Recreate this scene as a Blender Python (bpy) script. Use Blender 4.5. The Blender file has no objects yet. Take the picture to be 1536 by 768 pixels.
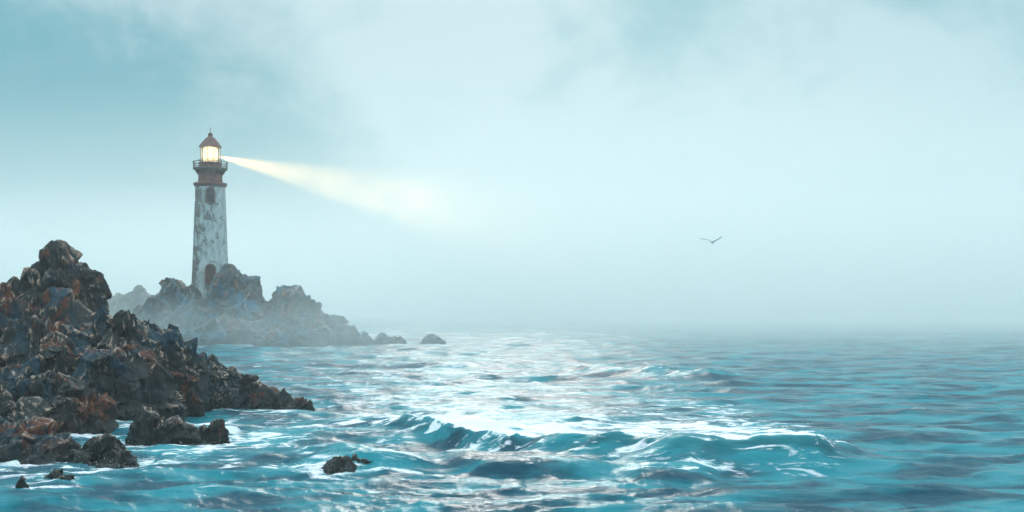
import bpy, bmesh, math, random
import numpy as np
from mathutils import Vector, Matrix

S = bpy.context.scene
COL = S.collection
R = math.radians
# ------------------------------------------------------------------ camera
F, HZ, CAMH = 1647.0, 460.0, 6.0          # focal length and horizon row in photo pixels, eye height in metres

def at(px, py, D):
    return Vector(((px - 768) / F * D, D, CAMH + (HZ - py) / F * D))

cd = bpy.data.cameras.new('camera')
cam = bpy.data.objects.new('camera', cd); COL.objects.link(cam)
cam.location = (0, 0, CAMH); cam.rotation_euler = (R(90), 0, 0)
cd.sensor_width = 36; cd.lens = 36 * F / 1536; cd.shift_y = (HZ - 384) / 1536
cd.clip_start = 0.1; cd.clip_end = 20000
S.camera = cam
S.view_settings.view_transform = 'Standard'
S.view_settings.look = 'None'
S.view_settings.exposure = -0.02
S.view_settings.gamma = 1.0
S.view_settings.use_curve_mapping = False
S.render.engine = 'CYCLES'
cy = S.cycles
cy.use_denoising = True
cy.use_adaptive_sampling = True; cy.adaptive_threshold = 0.03
cy.max_bounces = 5; cy.volume_bounces = 2; cy.diffuse_bounces = 2; cy.glossy_bounces = 2
cy.transparent_max_bounces = 8; cy.transmission_bounces = 2
cy.caustics_reflective = False; cy.caustics_refractive = False
cy.sample_clamp_indirect = 4.0

# ------------------------------------------------------------------ numpy noise
def _h(ix, iy, iz, seed):
    n = (ix.astype(np.uint32) * np.uint32(374761393) + iy.astype(np.uint32) * np.uint32(668265263)
         + iz.astype(np.uint32) * np.uint32(2147483647) + np.uint32((seed * 974634777 + 12345) & 0xffffffff))
    n = (n ^ (n >> np.uint32(13))) * np.uint32(1274126177)
    n = n ^ (n >> np.uint32(16))
    n = n * np.uint32(2246822519)
    return n ^ (n >> np.uint32(15))

def _u(h, k):
    h = (h + np.uint32((k * 2654435761) & 0xffffffff)) * np.uint32(2246822519)
    h = h ^ (h >> np.uint32(13)); h = h * np.uint32(3266489917)
    return ((h ^ (h >> np.uint32(16))) & np.uint32(0xffff)).astype(np.float32) / 65535.0

def perlin(p, seed=0):
    i = np.floor(p).astype(np.int64); f = (p - i).astype(np.float32)
    w = f * f * f * (f * (f * 6 - 15) + 10)
    out = np.zeros(len(p), np.float32)
    for dx in (0, 1):
        for dy in (0, 1):
            for dz in (0, 1):
                h = _h(i[:, 0] + dx, i[:, 1] + dy, i[:, 2] + dz, seed)
                g = (_u(h, 1) * 2 - 1) * (f[:, 0] - dx) + (_u(h, 2) * 2 - 1) * (f[:, 1] - dy) + (_u(h, 3) * 2 - 1) * (f[:, 2] - dz)
                out += g * (w[:, 0] if dx else 1 - w[:, 0]) * (w[:, 1] if dy else 1 - w[:, 1]) * (w[:, 2] if dz else 1 - w[:, 2])
    return out * 1.4

def fbm(p, oct=4, seed=0, ridged=False):
    a, o, t = 1.0, np.zeros(len(p), np.float32), 0.0
    for k in range(oct):
        n = perlin(p, seed + k * 17)
        if ridged: n = 1 - 2 * np.abs(n)
        o += a * n; t += a; a *= 0.5; p = p * 2.03
    return o / t

def shards(p, seed):
    """broken facets: every Worley cell is a plane tilted its own way; returns the facet offset"""
    b = np.floor(p - 0.5).astype(np.int64)
    best = np.full(len(p), 9e9, np.float32); val = np.zeros(len(p), np.float32)
    for dx in (0, 1):
        for dy in (0, 1):
            for dz in (0, 1):
                h = _h(b[:, 0] + dx, b[:, 1] + dy, b[:, 2] + dz, seed)
                c = np.stack([_u(h, 1), _u(h, 2), _u(h, 3)], 1) * 0.8 + 0.1
                d = (p - (b + np.array([dx, dy, dz]) + c)).astype(np.float32)
                q = (d * d).sum(1)
                t = np.stack([_u(h, 4), _u(h, 5), _u(h, 6)], 1) * 2 - 1
                v = (d * t).sum(1) * 1.1 + (_u(h, 7) - 0.5) * 0.7
                m = q < best
                best[m] = q[m]; val[m] = v[m]
    return val

# ------------------------------------------------------------------ materials
def nt(name):
    m = bpy.data.materials.new(name); m.use_nodes = True
    n = m.node_tree; n.nodes.clear()
    return m, n

class G:
    """short-hand for building node trees"""
    def __init__(s, tree): s.t = tree
    def n(s, typ, **kw):
        nd = s.t.nodes.new(typ)
        for k, v in kw.items():
            if k.startswith('i_'):
                key = k[2:]
                key = int(key) if key.isdigit() else key.replace('_', ' ')
                s.set(nd.inputs[key], v)
            else: setattr(nd, k, v)
        return nd
    def set(s, inp, v):
        if isinstance(v, bpy.types.NodeSocket): s.t.links.new(v, inp)
        elif isinstance(v, bpy.types.Node): s.t.links.new(v.outputs[0], inp)
        else: inp.default_value = v
    def math(s, op, a, b=None, c=None, clamp=False):
        nd = s.t.nodes.new('ShaderNodeMath'); nd.operation = op; nd.use_clamp = clamp
        for k, v in enumerate((a, b, c)):
            if v is not None: s.set(nd.inputs[k], v)
        return nd.outputs[0]
    def mix(s, f, a, b):
        nd = s.t.nodes.new('ShaderNodeMix'); nd.data_type = 'RGBA'
        s.set(nd.inputs[0], f); s.set(nd.inputs[6], a); s.set(nd.inputs[7], b)
        return nd.outputs[2]
    def ss(s, x, a, b, lo=0.0, hi=1.0):
        nd = s.t.nodes.new('ShaderNodeMapRange'); nd.interpolation_type = 'SMOOTHSTEP'
        s.set(nd.inputs[0], x); s.set(nd.inputs[1], a); s.set(nd.inputs[2], b); s.set(nd.inputs[3], lo); s.set(nd.inputs[4], hi)
        return nd.outputs[0]
    def noise(s, vec, scale, detail=4.0, rough=0.5, dist=0.0):
        nd = s.t.nodes.new('ShaderNodeTexNoise')
        s.set(nd.inputs['Vector'], vec); nd.inputs['Scale'].default_value = scale
        nd.inputs['Detail'].default_value = detail; nd.inputs['Roughness'].default_value = rough; nd.inputs['Distortion'].default_value = dist
        return nd.outputs[0]
    def mapping(s, vec, loc=(0, 0, 0), rot=(0, 0, 0), scale=(1, 1, 1)):
        nd = s.t.nodes.new('ShaderNodeMapping')
        s.set(nd.inputs[0], vec); nd.inputs[1].default_value = loc; nd.inputs[2].default_value = rot; nd.inputs[3].default_value = scale
        return nd.outputs[0]
    def bump(s, h, strength=0.5, dist=0.1, normal=None):
        nd = s.t.nodes.new('ShaderNodeBump')
        s.set(nd.inputs['Strength'], strength); s.set(nd.inputs['Distance'], dist); s.set(nd.inputs['Height'], h)
        if normal is not None: s.set(nd.inputs['Normal'], normal)
        return nd.outputs[0]
    def principled(s, base, rough=0.6, spec=0.5, normal=None, metallic=0.0):
        nd = s.t.nodes.new('ShaderNodeBsdfPrincipled')
        s.set(nd.inputs['Base Color'], base); s.set(nd.inputs['Roughness'], rough)
        s.set(nd.inputs['Specular IOR Level'], spec); s.set(nd.inputs['Metallic'], metallic)
        if normal is not None: s.set(nd.inputs['Normal'], normal)
        return nd
    def out(s, sh, vol=None):
        o = s.t.nodes.new('ShaderNodeOutputMaterial')
        if sh is not None: s.set(o.inputs['Surface'], sh)
        if vol is not None: s.set(o.inputs['Volume'], vol)

def c4(r, g, b): return (r, g, b, 1.0)

def rock_material(name, rust=0.5, tint=(1, 1, 1), worn=0.9, sc=1.0):
    m, t = nt(name); g = G(t)
    pos = g.n('ShaderNodeNewGeometry')
    P = pos.outputs['Position']
    stroke = g.mapping(P, rot=(R(20), R(38), R(15)), scale=(1.0 * sc, 1.0 * sc, 0.26 * sc))
    big = g.noise(P, 0.30, 4, 0.6, 0.4)
    mid = g.noise(stroke, 1.1, 5, 0.6, 0.6)
    fine = g.noise(stroke, 4.5, 4, 0.65, 0.8)
    blot = g.noise(g.mapping(P, loc=(31, 7, 5)), 0.55, 5, 0.62, 0.6)
    clus = g.noise(g.mapping(P, loc=(3, 17, 9)), 0.5, 3, 0.6, 0.5)
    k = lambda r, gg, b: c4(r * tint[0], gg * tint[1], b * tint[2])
    base = g.mix(g.ss(mid, 0.40, 0.66), k(0.0025, 0.003, 0.0035), k(0.019, 0.023, 0.026))
    base = g.mix(g.math('MULTIPLY', g.ss(big, 0.50, 0.60, 0, 0.9), g.ss(mid, .36, .52)), base, k(0.007, 0.036, 0.060))   # slate blue weathered faces
    rustm = g.math('MULTIPLY', g.ss(blot, 0.555, 0.63), g.ss(fine, 0.38, 0.50))
    base = g.mix(g.math('MULTIPLY', rustm, rust), base, k(0.14, 0.034, 0.012))                  # iron stained rock
    pale = g.math('MULTIPLY', g.math('MULTIPLY', g.ss(pos.outputs['Pointiness'], 0.51, 0.56), g.ss(fine, 0.42, 0.58)), g.ss(clus, 0.44, 0.58))
    base = g.mix(g.math('MULTIPLY', pale, worn), base, c4(0.55, 0.37, 0.28))                      # worn, salt-dried edges
    fleck = g.math('MULTIPLY', worn, g.math('MULTIPLY', g.ss(g.noise(stroke, 8.0, 3, 0.7, 1.5), 0.60, 0.68, 0, 0.8), g.ss(clus, 0.46, 0.60)))
    base = g.mix(fleck, base, c4(0.34, 0.29, 0.26))
    z = g.n('ShaderNodeSeparateXYZ', i_Vector=P).outputs['Z']
    wet = g.ss(g.math('ADD', z, g.math('MULTIPLY', mid, -1.6)), -0.6, 0.5, 1.0, 0.0)               # tide-wet band at the waterline
    base = g.mix(g.math('MULTIPLY', wet, 0.85), base, k(0.008, 0.010, 0.010))
    hgt = g.math('ADD', g.math('MULTIPLY', mid, 0.55), g.math('MULTIPLY', fine, 0.22))
    nrm = g.bump(hgt, 0.9, 0.28)
    rgh = g.math('MULTIPLY_ADD', wet, -0.25, g.ss(big, 0.35, 0.65, 0.38, 0.62))
    g.out(g.principled(base, rgh, 0.16, nrm))
    return m

M_rock = rock_material('wet_rock', 0.85)
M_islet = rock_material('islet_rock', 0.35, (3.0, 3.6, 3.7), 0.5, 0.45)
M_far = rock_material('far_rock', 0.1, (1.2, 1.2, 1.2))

def plain(name, base, rough=0.6, spec=0.4, noise_amt=0.3, scale=4.0, metallic=0.0, dark=None):
    m, t = nt(name); g = G(t)
    P = g.n('ShaderNodeTexCoord').outputs['Object']
    n = g.noise(P, scale, 5, 0.6, 0.4)
    d = dark or tuple(x * 0.45 for x in base)
    col = g.mix(g.ss(n, 0.40, 0.62, 0, min(1, noise_amt * 2)), c4(*base), c4(*d))
    g.out(g.principled(col, rough, spec, g.bump(n, 0.4, 0.05), metallic))
    return m

# ------------------------------------------------------------------ mesh helpers
def tag(o, label=None, cat=None, group=None, kind=None):
    if label: o['label'] = label
    if cat: o['category'] = cat
    if group: o['group'] = group
    if kind: o['kind'] = kind
    return o

def link_mesh(name, verts, faces, mat, parent=None, smooth=True):
    me = bpy.data.meshes.new(name)
    me.from_pydata([tuple(v) for v in verts], [], [tuple(f) for f in faces])
    me.update()
    if smooth: me.polygons.foreach_set('use_smooth', [True] * len(me.polygons))
    me.materials.append(mat)
    o = bpy.data.objects.new(name, me); COL.objects.link(o)
    if parent: o.parent = parent
    return o

def np_mesh(name, V, Fc, mat, parent=None, smooth=True):
    """V (n,3) float, Fc (m,k) int"""
    me = bpy.data.meshes.new(name)
    k = Fc.shape[1]
    me.vertices.add(len(V)); me.vertices.foreach_set('co', V.astype(np.float32).ravel())
    me.loops.add(Fc.size); me.loops.foreach_set('vertex_index', Fc.astype(np.int32).ravel())
    me.polygons.add(len(Fc))
    me.polygons.foreach_set('loop_start', np.arange(0, Fc.size, k, dtype=np.int32))
    me.polygons.foreach_set('loop_total', np.full(len(Fc), k, dtype=np.int32))
    if smooth: me.polygons.foreach_set('use_smooth', np.ones(len(Fc), bool))
    me.update(calc_edges=True); me.validate()
    if mat: me.materials.append(mat)
    o = bpy.data.objects.new(name, me); COL.objects.link(o)
    if parent: o.parent = parent
    return o

_ico = {}
def ico(sub):
    if sub not in _ico:
        bm = bmesh.new(); bmesh.ops.create_icosphere(bm, subdivisions=sub, radius=1.0)
        bm.verts.ensure_lookup_table()
        V = np.array([v.co[:] for v in bm.verts], np.float32)
        Fc = np.array([[v.index for v in f.verts] for f in bm.faces], np.int32)
        bm.free(); _ico[sub] = (V, Fc)
    return _ico[sub]

# ------------------------------------------------------------------ rocks
FOOT = []      # (x, y, rx, ry) of every lobe where it meets the water, for the surf

def lobe(cx, cy, ztop, rx, ry, seed, sub, taper=0.45, zbot=-1.2, lean=(0, 0), rough=1.0):
    V, Fc = ico(sub)
    rng = np.random.RandomState(seed)
    size = (rx + ry) / 2
    warp = np.stack([fbm(V * 1.4 + seed, 2, seed + k) for k in range(3)], 1)
    d = V + warp * 0.35; d /= np.linalg.norm(d, axis=1, keepdims=True)
    r = np.full(len(V), 1.18, np.float32)
    for k in range(30):
        n = rng.normal(size=3); n[2] = n[2] * 0.55 + 0.12; n /= np.linalg.norm(n)
        q = rng.uniform(0.74, 1.0)
        dt = d @ n.astype(np.float32)
        rr = np.where(dt > 0.05, q / np.maximum(dt, 0.05), 9.0)
        r = np.minimum(r, rr.astype(np.float32))
    P = V * r[:, None]
    zmax = P[:, 2].max()
    zn = np.clip((P[:, 2] / zmax + 1) / 2, 0, 1)                     # 0 at the bottom, 1 at the top
    tp = 1.12 - taper * 1.15 * zn ** 1.2
    hgt = ztop - zbot
    W = np.stack([P[:, 0] * tp * rx + lean[0] * zn, P[:, 1] * tp * ry + lean[1] * zn, zbot + zn * hgt], 1)
    # broken facets along a slanting grain, then ridged and fine roughness
    gx = np.array([[0.90, 0.10, -0.42], [0.0, 1.0, 0.2], [0.30, -0.15, 0.52]], np.float32)
    gp = (W + seed * 3.7) @ gx.T
    nrm = np.stack([P[:, 0] / rx, P[:, 1] / ry, P[:, 2] * 0.55 / max(hgt, .1) * 2], 1)
    nrm /= np.linalg.norm(nrm, axis=1, keepdims=True) + 1e-6
    sz = min(size, 4.5)
    s1 = shards(gp / (sz * 0.72), seed + 1); s2 = shards(gp / (sz * 0.34), seed + 2); s3 = shards(gp / (sz * 0.15), seed + 3)
    rd = fbm(gp / (sz * 0.7), 4, seed + 5, True)
    ang = np.arctan2(P[:, 1] / ry, P[:, 0] / rx) + 0.9 * (zn - 0.5)
    fl = np.stack([np.cos(ang) * rx, np.sin(ang) * ry, zn * hgt * 0.30], 1) + seed * 1.9
    fl1 = fbm(fl / (sz * 0.62), 4, seed + 6, True)
    fl2 = np.abs(perlin(fl / (sz * 0.20), seed + 9))
    disp = sz * rough * (0.27 * s1 + 0.105 * s2 + 0.022 * s3 + 0.01 * (rd - 0.3) + 0.11 * (fl1 - 0.25) - 0.02 * (fl2 - .3))
    W = W + nrm * disp[:, None]
    dz = ztop - np.percentile(W[:, 2], 99.3)
    W[:, 2] += dz * np.clip(zn, 0, 1)
    W[:, 0] += cx; W[:, 1] += cy
    wl = (W[:, 2] > -0.5) & (W[:, 2] < 0.6)
    if wl.sum() > 6:
        a, b = W[wl, 0], W[wl, 1]
        FOOT.append(((a.max() + a.min()) / 2, (b.max() + b.min()) / 2, (a.max() - a.min()) / 2, (b.max() - b.min()) / 2))
    return W, Fc

_seed = [100]
def rock(label, lobes, mat=M_rock, group=None, sub=6, name='rock'):
    """lobes: (px, py_top, half width in px, distance, [taper, depth ratio, lean px, seed])"""
    Vs, Fs, off = [], [], 0
    for L in lobes:
        px, py, hw, D = L[:4]
        o = dict(L[4]) if len(L) > 4 else {}
        _seed[0] += 7
        top = at(px, py, D)
        rx = 1.14 * hw / F * D
        W, Fc = lobe(top.x, D, top.z, rx, rx * o.get('dep', 1.0), o.get('seed', _seed[0]), o.get('sub', sub), o.get('taper', 0.45),
                     o.get('zbot', -1.2), (o.get('lean', 0) / F * D, 0), o.get('rough', 1.0))
        Vs.append(W); Fs.append(Fc + off); off += len(W)
    o = np_mesh(name, np.concatenate(Vs), np.concatenate(Fs), mat)
    tag(o, label, 'rock', group)
    return o

GF = 'rocks of the dark foreground headland'
GI = 'grey rocks of the lighthouse islet'
GS = 'low rocks standing in the near water'
# --- the dark headland at the left
rock('tallest dark crag at the left, its blunt summit high above the headland',
     [(88, 363, 78, 65, dict(taper=.62)), (50, 402, 48, 64.5, dict(taper=.5)), (128, 398, 42, 65.5, dict(taper=.45)),
      (26, 418, 34, 66, dict(taper=.4)), (100, 440, 74, 62, dict(taper=.4))], group=GF)
rock('dark crag cut by the left edge of the picture below the tall summit',
     [(0, 430, 40, 61, dict(taper=.5)), (-40, 440, 50, 60)], group=GF)
rock('slim pointed spire of rock between the tall crag and the next mound',
     [(152, 447, 25, 61.5, dict(taper=.75, zbot=1.0, sub=5))], group=GF)
rock('broad craggy mound of dark rock just right of the slim spire',
     [(192, 469, 62, 59, dict(taper=.55)), (178, 478, 40, 58.5), (222, 482, 40, 59.5)], group=GF)
rock('sloping dark rock with brown streaks stepping down beside the broad mound',
     [(246, 492, 46, 61, dict(taper=.5)), (266, 510, 42, 61), (284, 528, 36, 61.5)], group=GF)
rock('blocky rock in the middle of the descending ridge',
     [(286, 533, 34, 63, dict(taper=.45)), (276, 545, 40, 62)], group=GF)
rock('hunched dark rock with a bright edge, halfway down the ridge',
     [(318, 536, 36, 65, dict(taper=.4)), (340, 552, 34, 65), (304, 552, 34, 64)], group=GF)
rock('low rugged rock third from the seaward tip of the ridge',
     [(366, 562, 36, 65.5, dict(taper=.5)), (384, 573, 32, 65, dict(sub=5))], group=GF)
rock('small dark rock second from the seaward tip of the ridge',
     [(404, 581, 30, 65.5, dict(taper=.5, sub=5)), (392, 586, 24, 64.5, dict(sub=5))], group=GF)
rock('seaward tip of the ridge, a split low rock with foam around it',
     [(428, 585, 19, 64, dict(taper=.5, sub=5)), (448, 596, 24, 63.5, dict(taper=.45, sub=5)), (460, 601, 12, 63, dict(sub=5))], group=GF)
rock('rounded rusty knob standing out of the face of the tall crag',
     [(84, 500, 30, 57.5, dict(taper=.35, zbot=.5))], group=GF)
rock('wide blue-grey buttress at the left edge under the tall crag',
     [(40, 480, 62, 58.5, dict(taper=.45)), (10, 545, 60, 56), (62, 560, 50, 55)], group=GF)
rock('smooth-backed slab in front of the broad mound',
     [(148, 524, 48, 56, dict(taper=.45)), (172, 548, 38, 56)], group=GF)
rock('jagged boulder with pale slanting blades at the foot of the headland',
     [(112, 565, 44, 53, dict(taper=.5)), (98, 596, 36, 52), (136, 598, 40, 52.5)], group=GF)
rock('dark boulder at the waterline below the broad mound',
     [(212, 546, 48, 57.5, dict(taper=.45)), (190, 575, 36, 56), (240, 570, 36, 58.5)], group=GF)
rock('dark slab at the waterline under the left buttress',
     [(30, 600, 70, 51, dict(taper=.5)), (-30, 590, 60, 50)], group=GF)
# --- low rocks in the near water
rock('wedge of red-brown rock alone in the water below the ridge',
     [(228, 610, 40, 48.5, dict(taper=.55)), (266, 626, 48, 48, dict(taper=.5)), (300, 640, 32, 48), (320, 631, 22, 48.3, dict(taper=.4))], group=GS)
rock('long low brown rock at the left edge near the bottom of the picture',
     [(44, 630, 62, 44, dict(taper=.5)), (0, 640, 56, 44), (88, 654, 42, 43.5), (60, 660, 50, 42.5)], group=GS)
rock('pointed brown rock in the water at lower left, tapering to the right',
     [(150, 654, 46, 42, dict(taper=.6)), (178, 676, 40, 41.5, dict(taper=.5)), (122, 676, 36, 41.5, dict(sub=5)), (198, 690, 20, 41, dict(sub=5))], group=GS)
rock('small flat rock in front of the pointed brown rock',
     [(82, 704, 22, 38.5, dict(taper=.5, sub=5)), (98, 712, 14, 38.3, dict(sub=5))], group=GS)
rock('smallest round rock barely out of the water near the lower left corner',
     [(33, 715, 11, 37.5, dict(taper=.4, sub=5))], group=GS)
rock('little dark stone just right of the small flat rock',
     [(150, 708, 12, 39.5, dict(taper=.4, sub=5))], group=GS)
rock('dark rock awash under a streaked swell, in open water right of the wedge',
     [(520, 684, 64, 40.5, dict(taper=.4, zbot=-.8, dep=.6, rough=.55)), (560, 690, 36, 40.5, dict(dep=.6, sub=5, rough=.5))], group=GS)
# --- the lighthouse islet
_seed[0] = 499
I5 = dict(sub=5)
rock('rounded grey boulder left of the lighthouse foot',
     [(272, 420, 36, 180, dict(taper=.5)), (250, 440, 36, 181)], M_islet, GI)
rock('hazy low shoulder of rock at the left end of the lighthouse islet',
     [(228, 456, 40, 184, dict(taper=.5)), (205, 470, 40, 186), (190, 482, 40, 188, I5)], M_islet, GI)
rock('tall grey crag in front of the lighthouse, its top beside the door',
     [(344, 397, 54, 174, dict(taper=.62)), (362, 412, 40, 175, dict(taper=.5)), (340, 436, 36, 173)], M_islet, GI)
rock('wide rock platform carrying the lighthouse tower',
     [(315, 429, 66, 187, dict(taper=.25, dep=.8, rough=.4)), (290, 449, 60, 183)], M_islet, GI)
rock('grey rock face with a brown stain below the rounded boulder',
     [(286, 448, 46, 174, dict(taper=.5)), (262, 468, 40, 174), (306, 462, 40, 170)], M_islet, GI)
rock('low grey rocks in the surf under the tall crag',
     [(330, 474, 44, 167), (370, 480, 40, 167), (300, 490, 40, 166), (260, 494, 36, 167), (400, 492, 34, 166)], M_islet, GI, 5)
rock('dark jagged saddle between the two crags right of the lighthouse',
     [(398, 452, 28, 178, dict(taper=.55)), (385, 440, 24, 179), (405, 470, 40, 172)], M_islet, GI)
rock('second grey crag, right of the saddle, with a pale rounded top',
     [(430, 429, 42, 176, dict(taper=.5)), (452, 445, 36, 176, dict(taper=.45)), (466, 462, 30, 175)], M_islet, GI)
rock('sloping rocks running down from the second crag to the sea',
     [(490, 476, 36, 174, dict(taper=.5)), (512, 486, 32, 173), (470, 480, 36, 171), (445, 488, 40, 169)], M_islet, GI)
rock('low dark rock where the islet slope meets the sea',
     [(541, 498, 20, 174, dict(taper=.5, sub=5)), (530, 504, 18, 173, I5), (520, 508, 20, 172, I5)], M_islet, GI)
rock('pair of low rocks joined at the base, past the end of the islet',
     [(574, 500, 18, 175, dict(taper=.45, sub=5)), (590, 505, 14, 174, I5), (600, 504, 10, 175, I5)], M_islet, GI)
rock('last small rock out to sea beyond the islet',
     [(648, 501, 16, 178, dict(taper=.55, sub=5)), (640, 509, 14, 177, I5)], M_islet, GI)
# --- faded rocks far behind
GB = 'faded rocks far behind the headland'
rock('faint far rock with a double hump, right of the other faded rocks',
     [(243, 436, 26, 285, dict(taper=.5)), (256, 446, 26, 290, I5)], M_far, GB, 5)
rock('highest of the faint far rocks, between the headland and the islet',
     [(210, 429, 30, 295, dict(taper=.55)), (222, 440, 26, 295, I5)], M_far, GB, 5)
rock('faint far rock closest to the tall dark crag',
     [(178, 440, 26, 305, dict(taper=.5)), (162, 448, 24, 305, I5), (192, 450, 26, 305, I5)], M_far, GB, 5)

# ------------------------------------------------------------------ sea
m, t = nt('spray_drops'); g = G(t)
g.out(g.principled(c4(.82, .84, .86), .5, .3)); M_spray = m

def build_sea():
    az = np.concatenate([np.linspace(-180, -34, 74)[:-1], np.linspace(-34, 34, 951), np.linspace(34, 180, 74)[1:-1]])
    az = np.radians(az); nA = len(az)
    r, rs = 2.0, []
    while r < 9000:
        rs.append(r)
        k = 1.03 if r < 18 else (1.0038 if r < 260 else (1.008 if r < 700 else 1.05))
        r *= k
    rs = np.array(rs); nR = len(rs)
    A, RR = np.meshgrid(az, rs)
    X = (np.sin(A) * RR).ravel(); Y = (np.cos(A) * RR).ravel(); rad = RR.ravel()
    dense = (np.abs(A.ravel()) < R(35))
    step = np.where(dense, np.maximum(rad * 0.0038, rad * R(68 / 950)), rad * R(2))
    P2 = np.stack([X, Y, np.zeros_like(X)], 1)
    gust = fbm(P2 * [0.02, 0.035, 1], 3, 41)                 # patches of rougher and calmer water
    w1 = fbm(P2 * [0.09, 0.13, 1], 2, 42); w2 = fbm(P2 * [0.09, 0.13, 1] + 50, 2, 43)
    Z = np.zeros_like(X)
    rng = np.random.RandomState(5)
    XX, YY = X + 2.2 * w1, Y + 2.2 * w2
    for k in range(46):
        lam = 0.6 * (13 / 0.6) ** (rng.rand() ** 1.2)
        th = rng.normal(0, 0.42) + 0.12
        a = 0.0125 * lam ** 0.72
        kk = 2 * math.pi / lam
        fade = np.clip(lam / (step * 2.5) - 1, 0, 1)
        ph = kk * (XX * math.sin(th) + YY * math.cos(th)) + rng.rand() * 6.28
        s = np.sin(ph)
        Z += a * fade * ((np.exp(1.3 * (s - 1)) - 0.45) * 1.9)
    lee = 1 - 0.5 * np.clip((X / np.maximum(np.abs(Y), 1) - 0.02) / 0.2, 0, 1) * (Y > 0)
    Z *= (1.0 + 0.55 * gust) * (0.45 + 0.55 * lee)
    chop_l = lee
    chop = np.clip(1 - step / 0.5, 0, 1)
    Z += 0.16 * chop * chop_l * (fbm(P2 * [0.6, 1.3, 1] + [0, 0, 3], 5, 44, True) - 0.2)
    Z += 0.10 * chop_l * np.clip(1 - step / 1.2, 0, 1) * (fbm(P2 * [0.16, 0.5, 1] + [9, 0, 3], 3, 45, True) - 0.2)
    foam = np.zeros_like(X)

    def breaker(pts, amp, front, back, fo, seed, wig=1.0, spill=6.0):
        """a wave whose crest runs through photo pixels pts (px, py): height amp, steep front, long back, foam behind the lip"""
        nonlocal Z, foam
        xs, ds, hs = [], [], []
        for (px, py, h) in pts:
            D = (CAMH - amp * h) * F / (py - HZ)
            xs.append((px - 768) / F * D); ds.append(D); hs.append(h)
        yc = np.interp(X, xs, ds) + wig * perlin(np.stack([X * 0.2, Y * 0.12 + seed, X * 0], 1), seed) * 1.0 + wig * .22 * fbm(np.stack([X * 0.7, Y * 0.6 + seed, X * 0], 1), 3, seed + 1)
        hh = np.interp(X, xs, hs, left=0, right=0)
        hh = hh * hh * (3 - 2 * hh)
        hh = hh * (0.93 + 0.20 * perlin(np.stack([X * 0.35, X * 0, X * 0 + seed], 1), seed + 2))
        dy = Y - yc
        prof = np.where(dy < 0, np.exp(-(dy / front) ** 2 * 1.1), np.exp(-(dy / back) ** 2 * 0.8))
        lip = np.exp(-((dy + 0.15) / 0.35) ** 2)
        Z += amp * hh * (prof + 0.10 * lip)
        Z += 0.32 * amp * hh * np.exp(-((dy + .3) / (front * 1.6)) ** 2) * fbm(np.stack([X * 0.4, Y * 1.0, X * 0 + seed], 1), 4, seed + 7)
        n = fbm(np.stack([X * 0.3, Y * 0.5, X * 0], 1), 3, seed + 4)
        foam = np.maximum(foam, fo * np.clip(hh * 1.4, 0, 1) * np.clip(np.where(dy < 0, 1 + dy / 0.30, np.exp(-np.maximum(dy, 0) / spill)) + 0.35 * n * np.exp(-(dy / (spill * 2)) ** 2), 0, 1))
        # lacy foam sliding down the front
        foam = np.maximum(foam, 0.36 * fo * hh * np.exp(-((dy + front * 1.1) / (front * 1.3)) ** 2) * (1 + 1.2 * n))

    breaker([(400, 626, 0), (480, 628, .2), (560, 629, .4), (640, 632, .7), (720, 638, .95), (800, 646, 1), (900, 655, 1), (1000, 660, 1),
             (1120, 663, .95), (1220, 666, .85), (1340, 672, 0)], 0.85, 1.15, 4.0, 1.08, 7, wig=.3, spill=20)
    breaker([(840, 556, 0), (900, 550, .8), (980, 551, 1), (1060, 556, .8), (1130, 562, 0)], 0.7, 3.0, 8.0, 0.4, 9, spill=3)
    breaker([(640, 690, 0), (720, 688, .7), (800, 690, .9), (880, 694, .6), (960, 700, 0)], 0.55, 1.0, 2.2, 0.35, 11, spill=2)
    breaker([(420, 700, 0), (470, 690, .7), (520, 684, 1), (580, 694, .7), (680, 712, 0)], 0.4, 1.1, 2.6, 0.25, 12, spill=1.5)
    breaker([(900, 700, 0), (960, 695, .8), (1040, 692, .8), (1110, 700, 0)], 0.45, 0.9, 2.0, 0.6, 13, spill=2)
    breaker([(560, 548, 0), (640, 545, .7), (760, 546, .6), (860, 545, 0)], 0.5, 3, 7, 0.5, 14, spill=4)
    # surf round the rocks
    sd = np.full_like(X, 99.0)
    for (fx, fy, rx, ry) in FOOT:
        ex, ey = max(rx, .3), max(ry, .3)
        m = (np.abs(X - fx) < ex + 14) & (np.abs(Y - fy) < ey + 14)
        q = np.sqrt(((X[m] - fx) / ex) ** 2 + ((Y[m] - fy) / ey) ** 2)
        sd[m] = np.minimum(sd[m], (q - 1) * (ex + ey) / 2)
    n = fbm(P2 * [0.25, 0.4, 1], 3, 61)
    surf = np.exp(-np.clip(sd, 0, 99) / 2.0) * (0.75 + 0.7 * n)
    foam = np.maximum(foam, np.clip(surf, 0, 1) * 0.62)
    Z += 0.22 * np.exp(-np.clip(sd, 0, 99) / 1.6) * chop * (0.4 + fbm(P2 * [0.7, 0.9, 1], 3, 62))
    # broken white water drifting off the headland and across the bay to the middle
    px = X / np.maximum(Y, 1) * F + 768
    wx = np.exp(-((X + 5 + 0.02 * (Y - 60) * 3) / (9 + 0.16 * np.maximum(Y - 50, 0))) ** 2) * np.clip((Y - 40) / 14, 0, 1) * np.exp(-np.clip(Y - 90, 0, 999) / 130)
    foam = np.maximum(foam, wx * (0.38 + 0.5 * n))
    near = np.exp(-((X + 14) / 9) ** 2) * np.exp(-((Y - 50) / 12) ** 2)
    foam = np.maximum(foam, near * (0.54 + 0.45 * n))
    foam *= 0.45 + 0.55 * np.clip((Y - 27) / 12, 0, 1)
    foam = np.maximum(foam, (0.20 + 0.2 * n) * np.clip(Z * 3, 0, 1))
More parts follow.
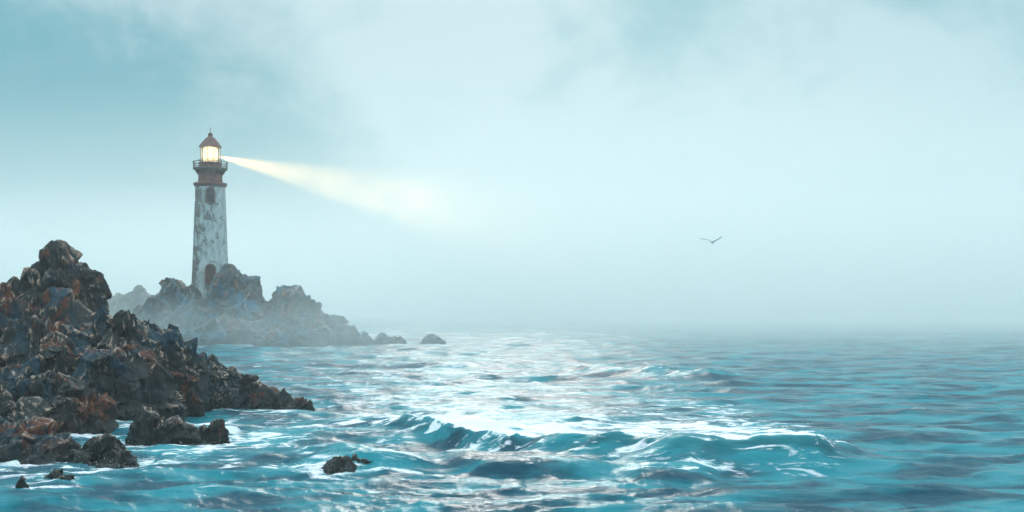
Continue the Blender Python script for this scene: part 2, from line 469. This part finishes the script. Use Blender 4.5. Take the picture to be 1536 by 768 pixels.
    # droplets thrown up along the surf and the breaking crest
    pick = (foam > 0.42) & (Y < 75) & (Y > 30) & (np.abs(X) < 30) & ((sd < 0.9) | (Z > 0.6))
    ii = np.nonzero(pick)[0]
    ii = ii[rng.rand(len(ii)) < 9000 / max(len(ii), 1)]
    clump = fbm(P2[ii] * [0.5, 0.5, 1], 3, 77)
    ii = ii[clump > 0.0]
    V0, F0 = ico(1)
    n_ = len(ii)
    c_ = np.stack([X[ii] + rng.normal(0, .12, n_), Y[ii] + rng.normal(0, .12, n_), Z[ii] + 0.02 + rng.exponential(.12, n_)], 1)
    sz_ = 0.005 + 0.008 * rng.rand(n_) ** 2
    VV = (V0[None] * sz_[:, None, None] + c_[:, None]).reshape(-1, 3)
    FF = (F0[None] + (np.arange(n_) * len(V0))[:, None, None]).reshape(-1, 3)
    tag(np_mesh('sea_spray', VV, FF, M_spray), kind='stuff')
    V = np.stack([X, Y, Z], 1)
    idx = np.arange(nR * nA).reshape(nR, nA)
    nx = np.roll(idx, -1, axis=1)
    Fc = np.stack([idx[:-1], nx[:-1], nx[1:], idx[1:]], -1).reshape(-1, 4)[:, ::-1]
    # close the little hole round the tripod of the viewer
    V = np.vstack([V, [[0, 0, 0]]])
    foam = np.append(foam, 0)
    ctr = len(V) - 1
    fan = np.stack([idx[0], nx[0], np.full(nA, ctr), np.full(nA, ctr)], 1)[:, ::-1]
    me_faces = Fc
    o = np_mesh('sea', V, me_faces, None)
    at_ = o.data.attributes.new('foam', 'FLOAT', 'POINT'); at_.data.foreach_set('value', foam.astype(np.float32))
    o['kind'] = 'structure'
    return o

sea = build_sea()
m, t = nt('sea_water'); g = G(t)
geo = g.n('ShaderNodeNewGeometry'); P = geo.outputs['Position']
fo = g.n('ShaderNodeAttribute', attribute_name='foam').outputs['Fac']
sep = g.n('ShaderNodeSeparateXYZ', i_Vector=P)
Pf = g.n('ShaderNodeVectorMath', operation='MULTIPLY', i_0=P, i_1=(1, 1, 1.6)).outputs[0]
wav = g.mapping(Pf, rot=(0, 0, R(8)), scale=(0.55, 1.5, 1))
r1 = g.noise(wav, 1.6, 5, 0.6, 0.6)
r2 = g.noise(g.mapping(Pf, rot=(0, 0, R(-14)), scale=(0.6, 1.6, 1)), 0.35, 4, 0.55, 0.3)
streak = g.noise(g.mapping(Pf, rot=(0, 0, R(5)), scale=(0.30, 1.25, 1)), 1.25, 6, 0.62, 1.0)
lace = g.n('ShaderNodeTexVoronoi', feature='DISTANCE_TO_EDGE', i_Vector=g.n('ShaderNodeVectorMath', operation='ADD', i_0=g.mapping(Pf, scale=(0.6, 1.4, 1)),
           i_1=g.n('ShaderNodeTexNoise', i_Vector=Pf, i_Scale=0.9, i_Detail=4.0).outputs['Color']).outputs[0], i_Scale=1.1).outputs['Distance']
lacem = g.ss(lace, 0.0, 0.22, 0.06, 0.0)
val = g.math('ADD', g.math('ADD', streak, lacem), g.math('MULTIPLY', g.math('SUBTRACT', fo, 0.5), 0.42))
fm = g.ss(val, 0.50, 0.63)
fm = g.math('MULTIPLY', fm, g.ss(fo, 0.04, 0.22))
deep = g.mix(g.ss(r2, 0.40, 0.62), c4(0.002, 0.056, 0.092), c4(0.011, 0.205, 0.258))
wat = g.mix(g.ss(sep.outputs['Z'], 0.3, 1.5, 0, 0.55), deep, c4(0.04, 0.36, 0.40))
milk = g.math('MULTIPLY', g.ss(fo, 0.2, 0.9), 0.40)
wat = g.mix(milk, wat, c4(0.10, 0.46, 0.52))
bmp = g.bump(g.math('ADD', g.math('MULTIPLY', r1, 0.5), g.math('MULTIPLY', streak, 0.5)), 0.8, 0.15)
water = g.principled(wat, 0.25, 0.17, bmp)
water.inputs['IOR'].default_value = 1.33
fcol = g.mix(g.ss(g.noise(Pf, 0.5, 3), 0.4, 0.6), c4(0.80, 0.82, 0.84), c4(0.80, 0.75, 0.83))
foamy = g.principled(fcol, 0.75, 0.25, g.bump(streak, 0.45, 0.15))
mx = g.n('ShaderNodeMixShader', i_0=fm, i_1=water.outputs[0], i_2=foamy.outputs[0])
g.out(mx)
sea.data.materials.append(m)

# ------------------------------------------------------------------ lighthouse
DT = 186.0
mpp = DT / F
def zt(py): return CAMH + (HZ - py) * mpp
TX = (315.5 - 768) * mpp
ZB = zt(434)
th0 = math.atan2(0 - DT, 0 - TX)              # towards the viewer's shore: the door side

def wall_mat():
    m, t = nt('peeling_whitewash'); g = G(t)
    P = g.n('ShaderNodeTexCoord').outputs['Object']
    n1 = g.noise(g.mapping(P, scale=(1, 1, .75)), 0.75, 8, 0.66, 0.5)
    n2 = g.noise(g.mapping(P, scale=(1, 1, .28)), 1.9, 5, 0.65, 0.5)
    n3 = g.noise(P, 4.5, 4, 0.6)
    sx = g.n('ShaderNodeSeparateXYZ', i_Vector=P)
    col = g.mix(g.ss(n2, 0.35, 0.65), c4(0.56, 0.58, 0.58), c4(0.33, 0.38, 0.40))
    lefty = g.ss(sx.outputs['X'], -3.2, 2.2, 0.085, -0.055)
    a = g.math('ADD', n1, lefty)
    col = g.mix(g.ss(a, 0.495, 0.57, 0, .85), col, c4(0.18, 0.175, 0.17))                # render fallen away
    col = g.mix(g.math('MULTIPLY', g.ss(a, 0.56, 0.62), g.ss(n3, 0.42, 0.56)), col, c4(0.10, 0.055, 0.04))
    run = g.noise(g.mapping(P, scale=(1, 1, .10)), 2.4, 4, 0.6)
    top = g.ss(sx.outputs['Z'], 6.0, 17.5)
    col = g.mix(g.math('MULTIPLY', g.ss(run, 0.50, 0.64), g.math('MULTIPLY_ADD', top, 0.6, 0.12)), col, c4(0.16, 0.085, 0.055))   # rust and rain runs below the cornice
    hgt = g.math('ADD', g.math('MULTIPLY', g.ss(a, 0.50, 0.56), -0.6), g.math('MULTIPLY', n3, 0.35))
    g.out(g.principled(col, 0.85, 0.2, g.bump(hgt, 0.8, 0.12)))
    return m
M_wall = wall_mat()
M_brown = plain('rusted_brown_paint', (0.23, 0.060, 0.038), 0.7, 0.3, 0.45, 1.8, dark=(0.06, 0.030, 0.027))
M_trim = plain('weathered_stone_trim', (0.20, 0.12, 0.10), 0.8, 0.3, 0.45, 2.2, dark=(0.11, 0.07, 0.06))
M_iron = plain('rusty_iron', (0.10, 0.035, 0.025), 0.6, 0.4, 0.4, 5.0)
M_roof = plain('oxide_red_roof', (0.19, 0.045, 0.042), 0.55, 0.4, 0.45, 2.0, dark=(0.06, 0.035, 0.04))
M_dark = plain('dark_window', (0.015, 0.02, 0.022), 0.25, 0.5, 0.3, 3.0)
M_door = plain('red_brown_door', (0.10, 0.025, 0.02), 0.65, 0.3, 0.45, 2.5)
m, t = nt('lens_glow'); g = G(t)
tc = g.n('ShaderNodeTexCoord').outputs['Object']
wv = g.n('ShaderNodeTexWave', i_Vector=tc, i_Scale=2.4, i_Distortion=0.6); wv.bands_direction = 'Z'
em = g.n('ShaderNodeEmission', i_Color=c4(1.0, 0.80, 0.42), i_Strength=g.math('MULTIPLY_ADD', wv.outputs['Fac'], 1.2, 2.0))
g.out(em); M_lens = m
m, t = nt('lantern_glass'); g = G(t)
gl = g.n('ShaderNodeBsdfGlossy', i_Roughness=0.08, i_Color=c4(.9, .95, 1))
trp = g.n('ShaderNodeBsdfTransparent', i_Color=c4(0.97, 0.97, 0.95))
tl = g.n('ShaderNodeBsdfTranslucent', i_Color=c4(0.9, 0.86, 0.75))
a = g.n('ShaderNodeMixShader', i_0=0.30, i_1=trp.outputs[0], i_2=tl.outputs[0])
g.out(g.n('ShaderNodeMixShader', i_0=0.06, i_1=a.outputs[0], i_2=gl.outputs[0])); M_glass = m

def lathe(name, prof, mat, parent, seg=96, smooth=True, jag=0.0):
    """prof: (radius, z) going up, closed at both ends"""
    vs, fs = [], []
    rng = random.Random(3)
    for (r, z) in prof:
        for k in range(seg):
            a = 2 * math.pi * k / seg
            rr = r * (1 + jag * (rng.random() - .5))
            vs.append((rr * math.cos(a), rr * math.sin(a), z))
    n = len(prof)
    for i in range(n - 1):
        for k in range(seg):
            k2 = (k + 1) % seg
            fs.append((i * seg + k, i * seg + k2, (i + 1) * seg + k2, (i + 1) * seg + k))
    fs.append(tuple(reversed(range(seg)))); fs.append(tuple((n - 1) * seg + k for k in range(seg)))
    o = link_mesh(name, vs, fs, mat, parent, smooth)
    return o

def smooth_by_angle(o, deg=35):
    me = o.data
    bm = bmesh.new(); bm.from_mesh(me)
    for e in bm.edges:
        if len(e.link_faces) == 2 and e.calc_face_angle(0) > R(deg): e.smooth = False
    bm.to_mesh(me); bm.free()

def tube(vs, fs, pts, r, seg=8, closed=False):
    n = len(pts)
    base = len(vs)
    for i, p in enumerate(pts):
        p = Vector(p)
        a = Vector(pts[(i - 1) % n] if closed or i else pts[0]); b = Vector(pts[(i + 1) % n] if closed or i < n - 1 else pts[-1])
        d = (b - a).normalized()
        up = Vector((0, 0, 1)) if abs(d.z) < .9 else Vector((1, 0, 0))
        u = d.cross(up).normalized(); w = u.cross(d)
        for k in range(seg):
            q = 2 * math.pi * k / seg
            vs.append(p + (u * math.cos(q) + w * math.sin(q)) * r)
    for i in range(n if closed else n - 1):
        j = (i + 1) % n
        for k in range(seg):
            k2 = (k + 1) % seg
            fs.append((base + i * seg + k, base + i * seg + k2, base + j * seg + k2, base + j * seg + k))
    if not closed:
        fs.append(tuple(base + k for k in reversed(range(seg)))); fs.append(tuple(base + (n - 1) * seg + k for k in range(seg)))

LH = bpy.data.objects.new('lighthouse', None); COL.objects.link(LH)
LH.location = (TX, DT, ZB)
tag(LH, 'tall round white lighthouse with peeling walls and a lit lantern, on the rocky islet', 'lighthouse')
def lz(py): return zt(py) - ZB
r_b, r_t = 28.5 * mpp, 21.8 * mpp
H1 = lz(281)
prof = []
for k in range(30):
    f = k / 29
    prof.append((r_b + (r_t - r_b) * (f ** 0.82), -1.5 + (H1 + 1.5) * f))
tw = lathe('tower_wall', prof, M_wall, LH)
cor = lathe('cornice', [(21.0 * mpp, lz(281.5)), (22.6 * mpp, lz(280.5)), (24.4 * mpp, lz(277.5)), (24.6 * mpp, lz(275.5)), (24.0 * mpp, lz(275)), (19 * mpp, lz(274.2)), (18.4 * mpp, lz(273.5))], M_brown, LH)
smooth_by_angle(cor)
wr = lathe('watch_room', [(18.0 * mpp, lz(274.5)), (17.6 * mpp, lz(270)), (17.2 * mpp, lz(258)), (18.2 * mpp, lz(256))], M_brown, LH)
# blind panels round the watch room, part of its wall
gd = lathe('gallery_deck', [(18.0 * mpp, lz(257.5)), (21 * mpp, lz(256.2)), (25.0 * mpp, lz(254.4)), (25.4 * mpp, lz(253.0)), (24.8 * mpp, lz(252.6)), (2, lz(252.5))], M_trim, LH)
smooth_by_angle(gd)
# brackets
for k in range(12):
    a = 2 * math.pi * (k + .5) / 12
    vs, fs = [], []
    c, s = math.cos(a), math.sin(a)
    outl = [(17.3, 262.5), (18.4, 262.5), (22.6, 256.0), (22.6, 254.9), (17.3, 254.9)]
    for w in (-.11, .11):
        for (r_, y_) in outl:
            vs.append((c * r_ * mpp - s * w, s * r_ * mpp + c * w, lz(y_)))
    n = len(outl)
    fs.append(tuple(reversed(range(n)))); fs.append(tuple(range(n, 2 * n)))
    for i in range(n): fs.append((i, (i + 1) % n, n + (i + 1) % n, n + i))
    link_mesh('bracket', vs, fs, M_brown, LH, False)
# gallery railing (outer) with pickets
def ring(r, z, n=72): return [(r * math.cos(2 * math.pi * k / n), r * math.sin(2 * math.pi * k / n), z) for k in range(n)]
vs, fs = [], []
ro = 24.8 * mpp
tube(vs, fs, ring(ro + .08, lz(243.5)), .06, 8, True)
tube(vs, fs, ring(ro, lz(247.5)), .035, 6, True)
tube(vs, fs, ring(ro, lz(251.2)), .035, 6, True)
for k in range(40):
    a = 2 * math.pi * k / 40
    x, y = ro * math.cos(a), ro * math.sin(a)
    tube(vs, fs, [(x, y, lz(252.6)), (x, y, lz(243.5))], .05 if k % 4 == 0 else .024, 6)
link_mesh('gallery_railing', vs, fs, M_iron, LH)
# murette below the lantern, rim
mu = lathe('lantern_base', [(16.2 * mpp, lz(252.5)), (16.2 * mpp, lz(246)), (16.8 * mpp, lz(245.6)), (16.8 * mpp, lz(244.2)), (14.9 * mpp, lz(243.8))], M_brown, LH)
smooth_by_angle(mu)
# inner rail
vs, fs = [], []
ri = 16.9 * mpp
tube(vs, fs, ring(ri, lz(240.2)), .035, 6, True)
for k in range(20):
    a = 2 * math.pi * (k + .5) / 20
    tube(vs, fs, [(ri * math.cos(a), ri * math.sin(a), lz(244.3)), (ri * math.cos(a), ri * math.sin(a), lz(240.2))], .025, 6)
link_mesh('lantern_handrail', vs, fs, M_iron, LH)
# lantern: glass, glazing bars, lens
rl = 14.3 * mpp
z0, z1 = lz(244.0), lz(220.5)
BEAM = math.atan2(0.95, 0.3124)      # heading of the beam over the sea
nb = 10
lan = None
for k in range(nb):
    a0 = BEAM - math.pi / nb + 2 * math.pi * k / nb; a1 = a0 + 2 * math.pi / nb
    q = [(rl * .97 * math.cos(a), rl * .97 * math.sin(a)) for a in (a0, a1)]
    vs = [(q[0][0], q[0][1], z0), (q[1][0], q[1][1], z0), (q[1][0], q[1][1], z1), (q[0][0], q[0][1], z1)]
    link_mesh('lantern_pane', vs, [(0, 1, 2, 3)], M_glass, LH, False)
    vs, fs = [], []
    x, y = rl * math.cos(a0), rl * math.sin(a0)
    tube(vs, fs, [(x, y, z0), (x, y, z1)], .045, 8)
    link_mesh('glazing_bar', vs, fs, M_iron, LH)
lens = lathe('lamp_lens', [(.9, z0 + .05), (1.12, z0 + .2), (1.22, z0 + .7), (1.25, z0 + 1.3), (1.22, z0 + 1.9), (1.1, z0 + 2.35), (.7, z0 + 2.6)], M_lens, LH)
# roof, ball, spike
rf = lathe('lantern_roof', [(13.2 * mpp, lz(221.2)), (16.4 * mpp, lz(221.3)), (16.6 * mpp, lz(220.2)), (15.0 * mpp, lz(218.6)), (13.0 * mpp, lz(215.8)), (10.4 * mpp, lz(212.4)), (7.2 * mpp, lz(208.8)),
                          (4.2 * mpp, lz(206.0)), (3.2 * mpp, lz(205.4)), (3.2 * mpp, lz(204.0))], M_roof, LH)
smooth_by_angle(rf, 40)
for k in range(12):           # standing seams of the roof
    pass
vs, fs = [], []
for k in range(12):
    a = 2 * math.pi * k / 12
    tube(vs, fs, [((r_ * mpp + .02) * math.cos(a), (r_ * mpp + .02) * math.sin(a), lz(y_)) for (r_, y_) in ((16.4, 220), (15, 218.4), (13.0, 215.7), (10.4, 212.3), (7.2, 208.7), (4.2, 205.9))], .05, 6)
link_mesh('roof_seams', vs, fs, M_roof, rf)
fin = lathe('ventilator_ball', [(.12, lz(204.2)), (.34, lz(203.6)), (.44, lz(202.0)), (.36, lz(200.3)), (.14, lz(199.4)), (.07, lz(198.6)), (.07, lz(197))], M_roof, LH, 24)
lathe('lightning_rod', [(.05, lz(197.5)), (.045, lz(194)), (.10, lz(193.6)), (.10, lz(192.9)), (.03, lz(192.5)), (.015, lz(189.5))], M_iron, LH, 12)

def wall_r(z):
    f = max(0, min(1, (z + 1.5) / (H1 + 1.5)))
    return r_b + (r_t - r_b) * f ** .82

def arch(name, w, zlo, zhi, pane_mat, frame_mat, bars):
    """arched opening in the tower facing the shore: stone surround with depth, set-back pane, bars"""
    zc = (zlo + zhi) / 2; rr = wall_r(zc); tilt = math.atan2(r_b - r_t, H1)
    def outline(w, zlo, zhi, n=14):
        p = [(-w / 2, zlo), (w / 2, zlo)]
        cz = zhi - w / 2
        for k in range(n + 1):
            a = math.pi * k / n
            p.append((w / 2 * math.cos(a), cz + w / 2 * math.sin(a)))
        return p
    def place(u, z, d):
        r_ = wall_r(z) + d
        x, y = math.cos(th0), math.sin(th0)
        s = math.sqrt(max(r_ * r_ - u * u, 0.1)) if d <= 0.02 else r_ - (u * u) / (2 * r_)
        return (x * s - y * u, y * s + x * u, z)
    inn, out_ = outline(w, zlo, zhi), outline(w + .42, zlo - .16, zhi + .22)
    n = len(inn); vs, fs = [], []
    for (loop, d) in ((inn, .10), (inn, .30), (out_, .30), (out_, -.08)):
        for (u, z) in loop: vs.append(place(u, z, d))
    for lvl in range(3):
        for k in range(n):
            k2 = (k + 1) % n
            fs.append((lvl * n + k, (lvl + 1) * n + k, (lvl + 1) * n + k2, lvl * n + k2))
    pane_v = [place(u, z, .13) for (u, z) in inn]
    o = link_mesh(name, pane_v, [tuple(range(n))], pane_mat, LH, False)
    link_mesh('surround', vs, fs, frame_mat, o, False)
    vs, fs = [], []
    tube(vs, fs, [place(0, zlo, .17), place(0, zhi, .17)], .045, 6)
    for b in bars: tube(vs, fs, [place(-w / 2, b, .17), place(w / 2, b, .17)], .04, 6)
    link_mesh('glazing_bars' if name == 'window' else 'door_boards', vs, fs, M_iron, o)
    return o
w1 = arch('window', 1.2, lz(304.5), lz(284.5), M_dark, M_trim, (lz(298), lz(292)))
dr = arch('door', 1.45, lz(427), lz(398.5), M_door, M_trim, (lz(412),))
vs = [(x, y, z) for z in (0, .12) for (x, y) in ((-.75, 0), (.75, 0), (.75, .5), (-.75, .5))]
def sill(z, w, d):
    c, s = math.cos(th0), math.sin(th0); vs = []
    for zz in (z - .18, z):
        for (u, e) in ((-w, -.1), (w, -.1), (w, d), (-w, d)):
            r_ = wall_r(z) + e
            vs.append((c * r_ - s * u, s * r_ + c * u, zz))
    return vs, [(3, 2, 1, 0), (4, 5, 6, 7), (0, 1, 5, 4), (1, 2, 6, 5), (2, 3, 7, 6), (3, 0, 4, 7)]
link_mesh('sill', *sill(lz(304.5), .78, .30), M_trim, w1, False)
link_mesh('doorstep', *sill(lz(427), .95, .55), M_trim, dr, False)

# the lamp: a strong warm beam over the sea, seen in the haze
sl = bpy.data.lights.new('lighthouse_lamp', 'SPOT')
so = bpy.data.objects.new('lighthouse_lamp', sl); COL.objects.link(so)
zc = ZB + lz(232)
bd = Vector((math.cos(BEAM), math.sin(BEAM), 0))
so.location = Vector((TX, DT, zc)) + bd * 1.32
so.rotation_euler = bd.to_track_quat('-Z', 'Y').to_euler()
sl.energy = 1.25e7; sl.color = (1.0, 0.56, 0.13)
sl.spot_size = R(12); sl.spot_blend = 1.0; sl.shadow_soft_size = 0.12

# ------------------------------------------------------------------ gull
def gull():
    vs, fs = [], []
    # body along local y (head +y): rings
    rings = [(-.30, .012, .004), (-.24, .035, .012), (-.14, .045, .040), (0, .062, .066), (.10, .060, .064), (.17, .040, .046), (.21, .036, .040), (.25, .034, .034), (.285, .015, .014), (.33, .004, .004)]
    sg = 12
    for (y, a, b) in rings:
        for k in range(sg):
            q = 2 * math.pi * k / sg
            vs.append((a * math.cos(q), y, b * math.sin(q) + (.02 if y > .15 else 0)))
    for i in range(len(rings) - 1):
        for k in range(sg):
            k2 = (k + 1) % sg
            fs.append((i * sg + k, i * sg + k2, (i + 1) * sg + k2, (i + 1) * sg + k))
    fs.append(tuple(reversed(range(sg)))); fs.append(tuple((len(rings) - 1) * sg + k for k in range(sg)))
    def wing(sec):
        b0 = len(vs)
        for (x, y, z, ch, tk) in sec:
            for (cx, cz) in ((.5, 0), (.32, .55), (-.1, .5), (-.5, 0), (-.1, -.3), (.32, -.45)):
                vs.append((x, y + cx * ch, z + cz * tk))
        n = 6
        for i in range(len(sec) - 1):
            for k in range(n):
                k2 = (k + 1) % n
                fs.append((b0 + i * n + k, b0 + i * n + k2, b0 + (i + 1) * n + k2, b0 + (i + 1) * n + k))
        fs.append(tuple(b0 + k for k in range(n))); fs.append(tuple(b0 + (len(sec) - 1) * n + k for k in reversed(range(n))))
    wing([(-.02, .03, .03, .20, .045), (-.12, .06, .07, .20, .04), (-.24, .10, .12, .18, .035), (-.40, .06, .125, .15, .03), (-.58, -.02, .13, .10, .025), (-.74, -.10, .15, .03, .012)])
    wing([(.02, .03, .03, .20, .045), (.12, .06, .08, .20, .04), (.24, .10, .16, .18, .035), (.38, .07, .25, .15, .03), (.50, 0, .31, .10, .025), (.60, -.07, .35, .03, .012)])
    return vs, fs
m, t = nt('gull_plumage'); g = G(t)
P = g.n('ShaderNodeTexCoord').outputs['Object']
sx = g.n('ShaderNodeSeparateXYZ', i_Vector=P)
ax = g.math('ABSOLUTE', sx.outputs['X'])
col = g.mix(g.ss(ax, .07, .12), c4(.75, .76, .77), c4(.62, .65, .67))
col = g.mix(g.ss(ax, .44, .52), col, c4(.03, .03, .035))
g.out(g.principled(col, .7, .2)); M_gull = m
bird = link_mesh('seagull', *gull(), M_gull)
bird.location = at(1068, 363, 62)
bird.rotation_euler = (R(-8), R(6), R(-35))
tag(bird, 'small grey gull gliding alone with spread wings above the open sea', 'bird')

# ------------------------------------------------------------------ air
def box(name, lo, hi, mat):
    vs = [(x, y, z) for z in (lo[2], hi[2]) for (x, y) in ((lo[0], lo[1]), (hi[0], lo[1]), (hi[0], hi[1]), (lo[0], hi[1]))]
    fs = [(3, 2, 1, 0), (4, 5, 6, 7), (0, 1, 5, 4), (1, 2, 6, 5), (2, 3, 7, 6), (3, 0, 4, 7)]
    return link_mesh(name, vs, fs, mat, None, False)
def haze(lo, hi, dens):
    m, t = nt('sea_haze'); g = G(t)
    pv = g.n('ShaderNodeVolumePrincipled')
    pv.inputs['Color'].default_value = c4(0.965, 0.99, 0.99)
    pv.inputs['Density'].default_value = dens
    pv.inputs['Anisotropy'].default_value = 0.40
    g.out(None, pv.outputs[0])
    tag(box('haze', lo, hi, m), kind='stuff')
haze((-9200, -9200, -6), (9200, 9200, 46), 0.0007)          # thin everywhere
haze((-27, 100, -5.5), (9100, 9150, 45.5), 0.0048)           # the bank offshore thickens in two steps
m, t = nt('sea_mist'); g = G(t)
P = g.n('ShaderNodeTexCoord').outputs['Object']
ln = g.n('ShaderNodeVectorMath', operation='LENGTH', i_0=g.mapping(P, scale=(1 / 52, 1 / 26, 1 / 9))).outputs['Value']
nz = g.noise(P, 0.12, 3, 0.55)
pv = g.n('ShaderNodeVolumePrincipled')
pv.inputs['Color'].default_value = c4(0.965, 0.99, 0.99)
g.set(pv.inputs['Density'], g.math('MULTIPLY', g.math('MULTIPLY', g.ss(ln, 0.15, 1.0, 1.0, 0.0), g.ss(nz, 0.36, 0.62, 0.25, 1.0)), 0.022))
g.out(None, pv.outputs[0])
vs_, fs_ = ico(3)
mist = np_mesh('mist', vs_ * np.array([52, 26, 9], np.float32), fs_, m)          # spray and mist drifting at the foot of the islet
mist.location = (-50, 161, 1.0); m.cycles.volume_step_rate = 0.25
mist['kind'] = 'stuff'
m, t = nt('drifting_mist'); g = G(t)
P = g.n('ShaderNodeTexCoord').outputs['Object']
ln = g.n('ShaderNodeVectorMath', operation='LENGTH', i_0=g.mapping(P, scale=(1 / 112, 1 / 19, 1 / 13))).outputs['Value']
nz = g.noise(g.mapping(P, scale=(.40, 1, 1)), 0.20, 5, 0.62, 0.6)
pv = g.n('ShaderNodeVolumePrincipled')
pv.inputs['Color'].default_value = c4(0.985, 0.985, 0.98)
g.set(pv.inputs['Density'], g.math('MULTIPLY', g.math('MULTIPLY', g.ss(ln, 0.2, 1.0, 1.0, 0.0), g.ss(nz, 0.46, 0.58, 0.06, 1.0)), 0.0050))
g.out(None, pv.outputs[0])
drift = np_mesh('mist', vs_ * np.array([112, 19, 13], np.float32), fs_, m)          # thin scud drifting through the beam
drift.location = (TX + .3124 * 122, DT + 122 * .95, 32.0); drift.rotation_euler = (0, 0, BEAM); m.cycles.volume_step_rate = 0.25
drift['kind'] = 'stuff'
haze((-9000, 189.7, -5.0), (9000, 9100, 45), 0.0022)
haze((-8900, 335, -4.5), (8900, 9050, 44.5), 0.0030)

# ------------------------------------------------------------------ sky and sun
SUN_AZ, SUN_EL = R(-1.0), R(27)           # clockwise from +Y
W = bpy.data.worlds.new('World'); S.world = W; W.use_nodes = True
wt = W.node_tree; wt.nodes.clear(); g = G(wt)
sky = g.n('ShaderNodeTexSky', sky_type='NISHITA', sun_disc=False, sun_elevation=SUN_EL, sun_rotation=SUN_AZ, air_density=1.0, dust_density=2.0, ozone_density=1.5)
D_ = g.n('ShaderNodeTexCoord').outputs['Generated']
sp = g.n('ShaderNodeSeparateXYZ', i_Vector=D_)
stretch = g.mapping(D_, rot=(0, R(12), 0), scale=(1.0, 1.0, 1.5))
n1 = g.noise(stretch, 3.2, 5, 0.55, 0.5)
n2 = g.noise(g.mapping(stretch, loc=(4, 2, 1)), 9.0, 5, 0.6, 0.6)
n3 = g.noise(g.mapping(stretch, loc=(1, 7, 3)), 26.0, 4, 0.6, 0.4)
den = g.math('ADD', g.math('MULTIPLY', n1, 0.48), g.math('ADD', g.math('MULTIPLY', n2, 0.37), g.math('MULTIPLY', n3, 0.15)))
def patch(px, py, deg, amt):
    global den
    v = Vector(((px - 768) / F, 1, (HZ - py) / F)).normalized()
    wob = g.n('ShaderNodeVectorMath', operation='ADD', i_0=D_, i_1=g.n('ShaderNodeVectorMath', operation='SCALE', i_0=g.n('ShaderNodeTexNoise', i_Vector=D_, i_Scale=7.0, i_Detail=3.0).outputs['Color'], i_Scale=0.16).outputs[0]).outputs[0]
    wob = g.n('ShaderNodeVectorMath', operation='SUBTRACT', i_0=wob, i_1=(.08, .08, .08)).outputs[0]
    ds = g.n('ShaderNodeVectorMath', operation='DISTANCE', i_0=wob, i_1=v).outputs['Value']
    den = g.math('ADD', den, g.ss(ds, 0.0, math.radians(deg), amt, 0.0))
for a in ((640, 130, 8, .12), (1180, 240, 12, .08), (250, 30, 9, .06), (60, 300, 10, -.12), (1010, 90, 5, -.14), (120, 120, 8, -.06), (1500, 330, 8, -.06), (800, 400, 16, .12), (430, 290, 8, -.09), (180, 230, 8, -.05), (1450, 60, 8, .03)):
    patch(*a)
f_ = g.ss(den, 0.39, 0.61)
cl = g.mix(f_, c4(1.3, 4.2, 5.1), c4(4.3, 6.4, 7.1))
hzn = g.ss(sp.outputs['Z'], 0.0, 0.22, 0.65, 0.0)
cl = g.mix(hzn, cl, c4(5.2, 7.2, 7.6))
zen = g.ss(sp.outputs['Z'], 0.30, 0.80, 1.0, 3.0)          # an overcast sky is brightest overhead
cl = g.mix(g.ss(sp.outputs['Z'], 0.30, 0.70), cl, c4(5.3, 6.9, 7.2))
cl = g.n('ShaderNodeVectorMath', operation='SCALE', i_0=cl, i_Scale=zen).outputs[0]
fin_ = g.mix(0.95, sky.outputs[0], cl)
g.set(g.n('ShaderNodeOutputWorld').inputs['Surface'], g.n('ShaderNodeBackground', i_Color=fin_, i_Strength=0.1).outputs[0])

sun = bpy.data.lights.new('sun', 'SUN'); su = bpy.data.objects.new('sun', sun); COL.objects.link(su)
sun.energy = 1.1; sun.angle = R(13); sun.color = (1.0, 0.93, 0.84)
d = Vector((math.sin(SUN_AZ) * math.cos(SUN_EL), math.cos(SUN_AZ) * math.cos(SUN_EL), math.sin(SUN_EL)))
su.rotation_euler = (-d).to_track_quat('-Z', 'Y').to_euler(); su.location = (0, 0, 60)
